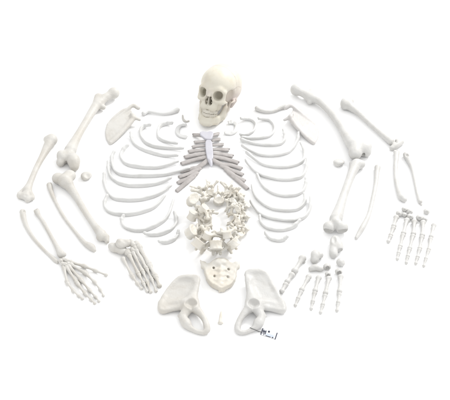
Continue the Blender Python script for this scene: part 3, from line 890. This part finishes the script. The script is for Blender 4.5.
# ------------------------------------------------------------------ vertebrae
def vert_mesh(kind):
    M = 0.001
    P = lambda *v: np.array(v, float) * M
    s = Sdf(); s.mirror = True
    if kind == 'lumbar':
        s.drum(P(0, 0, 0), .0240, .0172, .0145, .0026, .19)
        s.cone(P(15, 10, 5), P(15, 26, 4), .0055, .0052, k=.005)
        s.cone(P(15, 26, 3), P(2, 40, -3), .0052, .0055, k=.006)
        s.box(P(0, 55, -5), P(3.6, 17, 11), .003, k=.006)
        s.cone(P(16, 24, 4), P(42, 30, 5), .0045, .0035, k=.005)
        s.cone(P(16, 27, 4), P(18, 30, 21), .0058, .0062, k=.005)
        s.cone(P(9, 37, -3), P(12, 37, -22), .0055, .0052, k=.005)
        s.ell(P(0, 0, 15.5), P(17, 11, 3), k=.002, sub=True); s.ell(P(0, 0, -15.5), P(17, 11, 3), k=.002, sub=True)
    elif kind == 'thoracic':
        s.drum(P(0, 0, 0), .0150, .0140, .0105, .0022, .15)
        s.cone(P(10, 9, 4), P(11, 20, 4), .0042, .0042, k=.004)
        s.cone(P(11, 20, 2), P(1, 29, -3), .0044, .0046, k=.005)
        s.cone(P(0, 29, -3), P(0, 44, -16), .0042, .0038, k=.005)
        s.cone(P(0, 44, -16), P(0, 58, -27), .0038, .0028, k=.003)
        s.cone(P(11, 20, 3), P(32, 32, 6), .0048, .0042, k=.005)
        s.ell(P(33, 33, 6), P(6, 5.5, 6), k=.004)
        s.cone(P(10, 20, 4), P(10, 23, 15), .0042, .0040, k=.004)
        s.cone(P(9, 25, -2), P(9, 25, -14), .0042, .0040, k=.004)
        s.ell(P(0, 0, 12), P(11, 10, 2.6), k=.002, sub=True); s.ell(P(0, 0, -12), P(11, 10, 2.6), k=.002, sub=True)
    elif kind == 'cervical':
        s.drum(P(0, 0, 0), .0120, .0090, .0072, .002, .06)
        s.cone(P(9, 3, 2), P(19, 10, 0), .0042, .0050, k=.004)
        s.cone(P(10, -3, 0), P(24, 2, -1), .0036, .0036, k=.003)
        s.cone(P(24, 2, -1), P(19, 10, 0), .0036, .0048, k=.003)
        s.cone(P(19, 10, 0), P(2, 25, -1), .0046, .0042, k=.005)
        s.cone(P(1, 25, -1), P(5, 40, -5), .0038, .0030, k=.004)
        s.cone(P(19, 11, -6), P(19, 11, 8), .0055, .0055, k=.003)
        s.cone(P(17, 3.5, -9), P(17, 3.5, 9), .0028, .0028, k=.001, sub=True)
        s.ell(P(0, 0, 9), P(9, 6.5, 3), k=.002, sub=True)
    else:                                   # the ring-shaped topmost neck bone
        s.cone(P(0, -6, 0), P(12, -3, 0), .0045, .0045, k=.004)
        s.cone(P(12, -3, 0), P(20, 6, 0), .005, .0075, k=.004)
        s.ell(P(20, 6, 3), P(7, 11, 6.5), k=.003)
        s.cone(P(20, 14, 0), P(12, 27, 0), .0048, .0042, k=.004)
        s.cone(P(12, 27, 0), P(0, 32, 0), .0042, .0048, k=.004)
        s.cone(P(20, 6, 0), P(36, 8, -1), .0045, .0042, k=.004)
        s.cone(P(29, 7, -8), P(29, 7, 8), .003, .003, k=.001, sub=True)
    s.lump = .0005; s.lf = 260
    V, F = s.verts(.0013)
    return mesh_from(kind + '_vertebra', relax(V, F, 1), F, CREAM)


VM = {k: vert_mesh(k) for k in ('lumbar', 'thoracic', 'cervical', 'atlas')}
VC = {k: np.array([v.co[:] for v in m.vertices]) for k, m in VM.items()}
# kind, photo x, y of the body, outward direction (deg, 0 = right, 90 = away), tilt of the axis outwards, roll, size, extra lift (mm)
VS = [
    ('lumbar', 192.8, 199.5, 158, -30, 14, 1.08, 0), ('lumbar', 192.5, 215.5, 185, -24, -22, 1.0, 0), ('lumbar', 191.0, 232, 192, -38, 6, 1.05, 0),
    ('lumbar', 198.0, 243.6, 232, -52, 8, 1.0, 2), ('lumbar', 216, 245.2, 265, -56, -5, 1.02, 0), ('lumbar', 234.0, 243.2, 306, -52, -10, 1.0, 0),
    ('thoracic', 206.5, 196.5, 310, 22, 15, 1.25, 6), ('thoracic', 211.0, 193.5, 290, 30, -12, 1.02, 14), ('lumbar', 218.8, 201.2, 274, 26, 0, 0.84, 8),
    ('thoracic', 227.5, 194.5, 250, 28, 12, 1.02, 10), ('thoracic', 235.0, 190.5, 58, 40, -10, 1.05, 0), ('thoracic', 241, 196.5, 40, 30, 14, 1.05, 0),
    ('thoracic', 245.5, 205.5, 20, 44, -12, 1.0, 0), ('thoracic', 246.6, 216.5, 0, 35, 10, 1.0, 0), ('thoracic', 203.5, 209, 140, -25, -30, 1.15, 16),
    ('thoracic', 245.8, 229, -20, 35, 22, 1.0, 0), ('thoracic', 227, 234.5, 285, -35, 0, 1.15, 16), ('thoracic', 207.5, 236.0, 250, -30, 12, 1.15, 16),
    ('cervical', 233, 201, 45, -30, 20, 1.1, 16), ('cervical', 238, 209.5, 15, -25, -30, 1.05, 16), ('cervical', 199.5, 231.5, 205, 25, -25, 1.15, 20),
    ('cervical', 237.5, 221.5, -20, -28, -10, 1.1, 15), ('cervical', 240, 235.5, -50, 20, 25, 1.1, 14), ('atlas', 201.0, 221, 190, 15, 20, 1.1, 20),
]
CLOCK = {}
for kind, px, py, out, tilt, roll, size, lift in VS:
    o = bpy.data.objects.new('vertebra', VM[kind])
    COL.objects.link(o)
    a = math.radians(out)
    R = Matrix.Rotation(a + math.pi / 2, 3, 'Z') @ Matrix.Rotation(math.radians(tilt), 3, 'X') @ Matrix.Rotation(math.radians(roll), 3, 'Y')
    Rm = np.array(R) * size
    low = (VC[kind] @ Rm.T)[:, 2].min()
    z = -low + lift * 0.001
    p = W0(px, py, z)
    o.matrix_world = Matrix.LocRotScale(Vector((p[0], p[1], z)), R, Vector((size, size, size)))
    ang = math.degrees(math.atan2((217.5 - py) * 1.0, px - 218.5))
    hr = int(round((90 - ang) / 30.0)) % 12
    hr = 12 if hr == 0 else hr
    hw = ['', 'one', 'two', 'three', 'four', 'five', 'six', 'seven', 'eight', 'nine', 'ten', 'eleven', 'twelve'][hr]
    look = {'lumbar': 'large thick bodied', 'thoracic': 'mid sized long spined', 'cervical': 'small flat', 'atlas': 'ring shaped'}[kind]
    ring = 'outer edge' if math.hypot(px - 218.5, py - 217.5) > 25.5 else 'inner edge'
    key = (look, hw, ring)
    CLOCK.setdefault(key, []).append(o)
    tag(o, None, 'vertebra', 'vertebrae piled in a ring')
for (look, hw, ring), os_ in CLOCK.items():
    for i, o in enumerate(os_):
        extra = '' if len(os_) == 1 else (', upper one' if i == 0 else ', lower one')
        o['label'] = "%s vertebra at %s o'clock, %s of the vertebra ring%s" % (look, hw, ring, extra)

# ------------------------------------------------------------------ hands and feet
def knob(p, q, r, zp=None, zq=None, lump=0.0002):
    """a small long bone with swollen ends, pixel ends p and q"""
    s = sd(lump, 300)
    zp = r * 1.15 if zp is None else zp
    zq = r * 1.15 if zq is None else zq
    m = lambda t: (p[0] + (q[0] - p[0]) * t, p[1] + (q[1] - p[1]) * t)
    pts = []
    for t, k in ((0.0, 1.2), (0.2, 0.9), (0.5, 0.7), (0.8, 0.82), (1.0, 1.12)):
        x, y = m(t)
        pts.append((x, y, r * k, zp + (zq - zp) * t + 0.25 * math.sin(math.pi * t)))
    s.ch(pts, 0.6)
    for e_, z_, k_ in ((p, zp, 1.18), (q, zq, 1.08)):           # flared joint ends, wider than high
        s.bl(e_[0], e_[1], (r * k_ * 1.15, r * k_, r * k_), z_ , 0.7)
    return s


def pebble(px, py, r, z=None, ang=0.0, bite=None):
    s = sd(0.0005, 330)
    s.ebl(px, py, r, z, ang, 8, 0.8)
    s.ebl(px + 0.35 * r[0], py + 0.2 * r[1], (r[0] * .7, r[1] * .75, r[2] * .8), z, ang + 40, 0, 0.8)
    if bite:
        s.bl(px + bite[0], py + bite[1], bite[2], bite[3], 0.3, sub=True)
    return s


FING = ['thumb', 'index finger', 'middle finger', 'ring finger', 'little finger']
HB = 0.0009
# --- left hand: wired together, one thing
c0 = W(75, 275)
hd = empty('hand_skeleton', (c0[0], c0[1], 0), 'wired hand skeleton at lower left with fingers spread to lower right', 'hand skeleton')
for q in ((60.8, 260.6, 2.4, 3.6), (63.9, 259.4, 2.3, 3.8), (66.6, 260.4, 2.4, 3.8), (62.4, 263.8, 2.4, 3.4), (65.4, 264.6, 2.6, 3.6), (68.4, 263.6, 2.4, 3.8), (69.8, 261.4, 1.6, 3.8), (63.2, 266.8, 1.6, 3.2)):
    bone('carpal', pebble(q[0], q[1], (q[2], q[2] * 1.05, q[2] * 0.9), q[3], random.uniform(0, 180)), BONE, parent=hd, h=HB)
rays = [
    [(70.8, 262.0), (83.6, 265.8), (85.4, 266.5), (95.0, 270.4), (96.2, 270.9), (106.2, 275.0)],
    [(71.0, 264.6), (84.6, 272.6), (86.0, 273.7), (94.2, 281.6), (95.2, 282.6), (100.2, 289.4), (100.8, 290.4), (103.4, 295.6)],
    [(69.0, 266.4), (80.6, 279.4), (81.6, 280.6), (89.4, 289.8), (90.2, 290.8), (95.2, 296.4), (96.0, 297.2), (99.0, 301.2)],
    [(66.8, 267.6), (76.8, 282.6), (77.8, 284.0), (85.2, 293.4), (86.0, 294.3), (90.8, 299.2), (91.5, 300), (94.6, 303.2)],
    [(64.2, 268.8), (66.8, 281.4), (67.6, 283.2), (73.0, 290.4), (73.8, 291.2), (78.2, 295.4), (79, 296.1), (82.2, 298.8)],
]
for k, ry in enumerate(rays):
    nb = len(ry) // 2
    for j in range(nb):
        r = (2.0, 1.75, 1.5, 1.25)[j] * (0.92 if k == 4 else 1.0)
        z0 = 3.4 - 0.5 * j; z1 = max(1.3, 2.9 - 0.5 * j)
        bone('metacarpal' if j == 0 else 'phalanx', knob(ry[2 * j], ry[2 * j + 1], r, z0, z1), BONE, parent=hd, h=HB)

# --- left foot: wired together, one thing
c0 = W(133, 265)
ft = empty('foot_skeleton', (c0[0], c0[1], 0), 'wired foot skeleton at lower left with toes pointing to lower right', 'foot skeleton')
s = sd(0.0006, 150); s.ebl(114.5, 247.6, (5.6, 5.2, 4.6), 4.8, -20, 0, 1); s.ebl(121.5, 250.0, (6.0, 5.0, 3.8), 5.2, -25, 0, 3); s.bl(111.6, 246.4, 3.6, 4.2, 2)
bone('calcaneus', s, BONE, parent=ft, h=0.0013)
s = sd(0.0006, 150); s.ebl(121.6, 243.8, (6.0, 5.8, 3.6), 9.6, -15, 0, 1); s.bl(127.8, 243.2, 3.8, 9.0, 3); s.bl(119.6, 241.6, 3.2, 11, 2)
bone('talus', s, BONE, parent=ft, h=0.0013)
bone('navicular', pebble(132.0, 243.6, (2.8, 5.6, 3.4), 8.4, 25), BONE, parent=ft, h=0.0012)
bone('cuboid', pebble(128.2, 252.6, (4.0, 5.0, 3.2), 5.0, 20), BONE, parent=ft, h=0.0012)
for q in ((137.0, 244.4, 3.1, 7.8), (135.2, 248.0, 2.7, 7.4), (132.6, 250.0, 2.6, 6.8)):
    bone('cuneiform', pebble(q[0], q[1], (q[2], q[2] * 1.5, q[2]), q[3], 30), BONE, parent=ft, h=0.0012)
toes = [
    [(139.2, 247.4), (148.6, 263.6), (149.8, 265.8), (154.8, 275.2), (155.8, 277), (159.4, 285.8)],
    [(136.6, 250.8), (146.0, 267.8), (147.0, 269.6), (151.2, 278.4), (152.0, 280), (156.0, 291)],
    [(133.4, 253.2), (142.2, 270.8), (143.2, 272.6), (147.0, 281.4), (147.6, 283), (150.6, 292)],
    [(129.8, 256.0), (138.0, 273.0), (139.0, 274.8), (143.2, 283.0), (144.0, 284.4), (147.0, 291.2)],
    [(123.2, 258.8), (131.8, 275.4), (133.0, 277.0), (137.0, 282.8), (137.8, 284), (141.2, 288.4)],
]
for k, ry in enumerate(toes):
    for j in range(3):
        r = ((2.7, 2.4, 2.1) if k == 0 else (1.95, 1.65, 1.4))[j]
        hz = (7.5, 7, 6, 5, 3.2)[k]
        z0 = (hz, 2.6, 2.0)[j]; z1 = (2.8, 2.1, 1.5)[j]
        bone('metatarsal' if j == 0 else 'phalanx', knob(ry[2 * j], ry[2 * j + 1], r, z0, z1), BONE, parent=ft, h=HB)

# --- right hand: loose bones, each a thing
GH = 'loose bones of the right hand'
carp = [
    (398.8, 213.6, 3.0, 'tilted wrist pebble bone beside the base of the loose thumb'),
    (404.4, 209.4, 2.8, 'small wrist pebble bone just below the widened forearm end'),
    (409.8, 211.6, 2.8, 'upper wrist pebble bone in the middle of the loose wrist'),
    (410.0, 216.8, 3.1, 'lower wrist pebble bone in the middle of the loose wrist'),
    (419.4, 217.8, 3.3, 'squarish wrist pebble bone below the thin forearm tip'),
    (426.4, 211.4, 3.1, 'rightmost wrist pebble bone, apart from the others'),
    (404.4, 214.8, 2.5, 'small wrist pebble bone above the loose index finger'),
    (424.8, 219.2, 2.4, 'small wrist pebble bone above the loose ring finger'),
]
for x, y, r, lab in carp:
    bone('carpal', pebble(x, y, (r, r * 1.1, r * 0.85), None, random.uniform(0, 180), (0.4, 0.9, r * 0.6, r * 1.5)), PALE, lab, 'wrist bone', GH, h=HB)
hand = [
    [(396.2, 217.6), (393.8, 226.0), (393.3, 228.2), (390.8, 235.2), (390.3, 237.0), (388.4, 241.4)],
    [(406.8, 220.4), (403.6, 233.2), (402.9, 235.6), (400.3, 246.2), (399.9, 248), (398.6, 253), (398.3, 254.6), (397.4, 259)],
    [(414.4, 222.0), (413.4, 233.8), (412.9, 236.2), (409.8, 248.2), (409.4, 250), (407.8, 256.2), (407.4, 258), (406.3, 262.8)],
    [(423.0, 222.6), (422.4, 235.2), (421.9, 237.6), (419.8, 248.4), (419.4, 250), (417.6, 257), (417.2, 258.6), (415.8, 263.4)],
    [(433.8, 225.6), (431.2, 236.6), (430.6, 239.0), (428.8, 249.6), (428.3, 251.2), (426.0, 258.6), (425.6, 260), (423.8, 266)],
]
PART = ['metacarpal', 'base segment', 'middle segment', 'tip']
for k, ry in enumerate(hand):
    nb = len(ry) // 2
    for j in range(nb):
        r = (2.2, 1.95, 1.7, 1.4)[j] * (0.92 if k == 4 else 1.0)
        if nb == 3 and j == 2:
            nm = 'tip'
        else:
            nm = PART[j]
        nmx = 'palm bone' if nm == 'metacarpal' else nm + ' bone'
        bone('metacarpal' if j == 0 else 'phalanx', knob(ry[2 * j], ry[2 * j + 1], r), PALE,
             'pale %s of the %s in the loose hand at far right' % (nmx, FING[k]), 'finger bone' if j else 'palm bone', GH, h=HB)

# --- right foot: loose bones, each a thing
GF = 'loose bones of the right foot'
s = sd(0.0005, 150)
s.ebl(335.6, 243.0, (5.8, 9.5, 5.0), 5.4, 0, 0, 1); s.ebl(333.4, 251.6, (4.4, 6.6, 4.2), 4.3, 0, 0, 3); s.bl(333.4, 255.0, 3.5, 3.6, 2)
s.ebl(339.8, 246.6, (3.6, 7.0, 4.2), 4.8, 0, 0, 2); s.ebl(334.0, 239.4, (2.0, 4.5, 2.0), 10.4, 0, 0, 1.5, sub=True)
s.ebl(340.4, 251.0, (3.0, 2.8, 3.2), 4.4, 0, 20, 0.6, sub=True)
bone('calcaneus', s, PALE, 'tall blocky heel bone directly under the hollow faced shin bone', 'heel bone', GF, h=0.0013)
s = sd(0.0005, 150)
s.ebl(315.4, 255.2, (4.9, 6.6, 4.8), 5.0, 0, 0, 1); s.bl(314.4, 259.8, 3.9, 3.9, 1.5); s.bl(320.6, 255.0, (2.8, 3.4, 3.4), 4.0, 1.5)
s.bl(321.9, 259.2, (1.6, 2.2, 1.7), 3.0, 0.4, sub=True)
bone('talus', s, PALE, 'lumpy ankle bone with a dark pit, left of the heel bone', 'ankle bone', GF, h=0.0013)
s = sd(0.0004, 200); s.ch([(311.0, 269.0, 2.8, 3.0), (315.4, 267.6, 3.6, 3.7), (320.6, 268.8, 2.9, 3.0)], 1); s.bl(315.6, 271.6, (4.6, 1.9, 1.6), 2.2, 0.4, sub=True)
bone('navicular', s, PALE, 'wide boat shaped foot bone below the lumpy ankle bone', 'foot bone', GF, h=0.0011)
bone('cuboid', pebble(340.4, 262.4, (4.3, 4.4, 3.8), None, 10, (0.3, 1.8, 1.9, 3.2)), PALE, 'cube like foot bone with a hollow face, below right of the heel bone', 'foot bone', GF, h=0.0011)
for x, y, r, lab in ((327.0, 266.6, 3.5, 'wedge shaped foot bone in the middle, right of the boat shaped bone'),
                     (327.8, 274.2, 2.7, 'smaller wedge shaped foot bone below the middle wedge'),
                     (338.6, 271.6, 3.4, 'wedge shaped foot bone right below the cube like bone')):
    bone('cuneiform', pebble(x, y, (r * 1.1, r * 1.0, r * 0.9), None, 15, (0.5, 1.4, r * 0.6, r)), PALE, lab, 'foot bone', GF, h=0.0010)
foot = [
    ('big toe', [(302.4, 258.6), (294.8, 271.0), (291.8, 275.2), (287.4, 281.6), (285.6, 284.8), (282.0, 291.2)]),
    ('second toe', [(308.6, 277.2), (301.8, 289.8), (300.8, 292.2), (298.2, 298.4), (297.6, 300), (295.4, 305.4)]),
    ('third toe', [(318.6, 278.2), (315.2, 290.6), (314.6, 293.4), (312.8, 301.4), (312.5, 303), (311.2, 308.8)]),
    ('fourth toe', [(328.8, 278.8), (325.6, 293.0), (325.0, 296.0), (322.8, 304.6), (322.4, 306.4), (320.6, 312.6)]),
    ('small toe', [(340.6, 277.0), (339.6, 291.4), (339.3, 294.4), (338.2, 302.6), (337.9, 304.2), (337.0, 310.6)]),
]
for k, (nm, ry) in enumerate(foot):
    for j in range(3):
        r = ((3.0, 2.5, 2.2) if k == 0 else (2.3, 1.85, 1.5))[j]
        part = ('long instep bone', 'middle bone', 'tip bone')[j]
        bone('metatarsal' if j == 0 else 'phalanx', knob(ry[2 * j], ry[2 * j + 1], r), PALE,
             'pale %s of the %s in the loose right foot' % (part, nm), 'toe bone' if j else 'instep bone', GF, h=HB)
bone('sesamoid', pebble(303.9, 261.6, (1.3, 2.0, 1.2), None, -20), PALE, 'tiny pebble bone right of the big toe instep bone', 'foot bone', GF, h=HB)

# ------------------------------------------------------------------ paper tag tied to the right hip bone
INK = plain('tag_ink_navy', (0.02, 0.025, 0.05)); BLUE = plain('tag_ink_pale_blue', (0.46, 0.51, 0.60)); PAPER = plain('tag_paper', (0.66, 0.67, 0.69)); CORD = plain('tag_cord_grey', (0.12, 0.12, 0.12))
tc = W(266.5, 333)
tg = empty('paper_tag', (tc[0], tc[1], 0), 'small pale blue tag with dark printed marks, tied to the right hip bone', 'tag')
tm = sc(266, 333)
TA = math.radians(-17)


def tag_pt(u, v, z):
    """u along the tag, v across it (photo px, v up the tag in the picture), z metres"""
    return W0(268.2 + u * math.cos(TA) - v * math.sin(TA), 333.6 - (u * math.sin(TA) + v * math.cos(TA)), z)


def slab(name, u0, u1, v0, v1, z, th, mat, sl=0.0):
    q = [(u0, v0), (u1, v0), (u1 + sl, v1), (u0 + sl, v1)]
    V = np.array([tag_pt(a, b, z) for a, b in q] + [tag_pt(a, b, z + th) for a, b in q])
    F = [[3, 2, 1, 0], [4, 5, 6, 7], [0, 1, 5, 4], [1, 2, 6, 5], [2, 3, 7, 6], [3, 0, 4, 7]]
    o = solid(name, V, F, mat, parent=tg)
    for p in o.data.polygons:
        p.use_smooth = False
    return o


slab('paper', -7.6, 9.0, -3.0, 3.4, 0.0022, 0.0006, PAPER)
zt = 0.0028
for u0, u1, v0, v1, sl in ((-7.4, -6.3, -3.0, 3.6, 0.3), (-5.6, -4.8, -1.4, 2.6, 0), (-4.4, -3.6, -2.6, 2.2, 0), (-3.2, -2.3, -1.6, 2.4, 0), (7.7, 8.7, -3.6, 3.6, 0.2)):
    slab('printed_stroke', u0, u1, v0, v1, zt, 0.0004, INK, sl)
slab('printed_stroke', -6.4, -3.0, 0.6, 1.5, zt + 0.0003, 0.0004, INK)
slab('printed_patch', -1.8, 6.4, -2.2, 0.0, zt, 0.0003, BLUE)
slab('printed_stroke', -2.0, 3.4, -2.9, -2.3, zt, 0.0004, INK); slab('printed_stroke', 4.6, 6.0, -3.0, -1.9, zt + 0.0003, 0.0004, INK)
n = 20
dv = np.array([tag_pt(0.2 + 1.0 * math.cos(2 * math.pi * i / n), 2.1 + 1.0 * math.sin(2 * math.pi * i / n), zt) for i in range(n)])
V = np.vstack([dv, dv + [0, 0, 0.0005]])
solid('printed_dot', V, [list(range(n))[::-1], list(range(n, 2 * n))] + [[i, (i + 1) % n, n + (i + 1) % n, n + i] for i in range(n)], INK, parent=tg)
s = Sdf(); s.ch([(250.0, 327.6, 0.38, 5.4), (254, 329.4, 0.38, 5.8), (258, 331.2, 0.40, 1.4), (261.4, 332.0, 0.45, 1.2)], 0.2)
bone('string', s, CORD, parent=tg, h=0.0005)

# ------------------------------------------------------------------ light
w = bpy.data.worlds.new('World'); scene.world = w; w.use_nodes = True
bg = w.node_tree.nodes['Background']
bg.inputs['Color'].default_value = (1.0, 1.0, 1.0, 1)
bg.inputs['Strength'].default_value = 1.43


def area(name, loc, target, size, power, col=(1, 1, 1)):
    d = bpy.data.lights.new(name, 'AREA'); d.shape = 'DISK'; d.size = size; d.energy = power; d.color = col
    o = bpy.data.objects.new(name, d); COL.objects.link(o)
    o.location = loc
    o.rotation_euler = (Vector(target) - Vector(loc)).to_track_quat('-Z', 'Y').to_euler()
    return o


area('softbox', (2.2, 2.3, 2.7), (0.1, 0, 0), 1.1, 135, (1.0, 0.985, 0.965))

scene.render.engine = 'CYCLES'
scene.view_settings.view_transform = 'Standard'
scene.view_settings.look = 'None'
scene.view_settings.exposure = 0
scene.view_settings.gamma = 1
scene.cycles.max_bounces = 6
scene.cycles.diffuse_bounces = 4
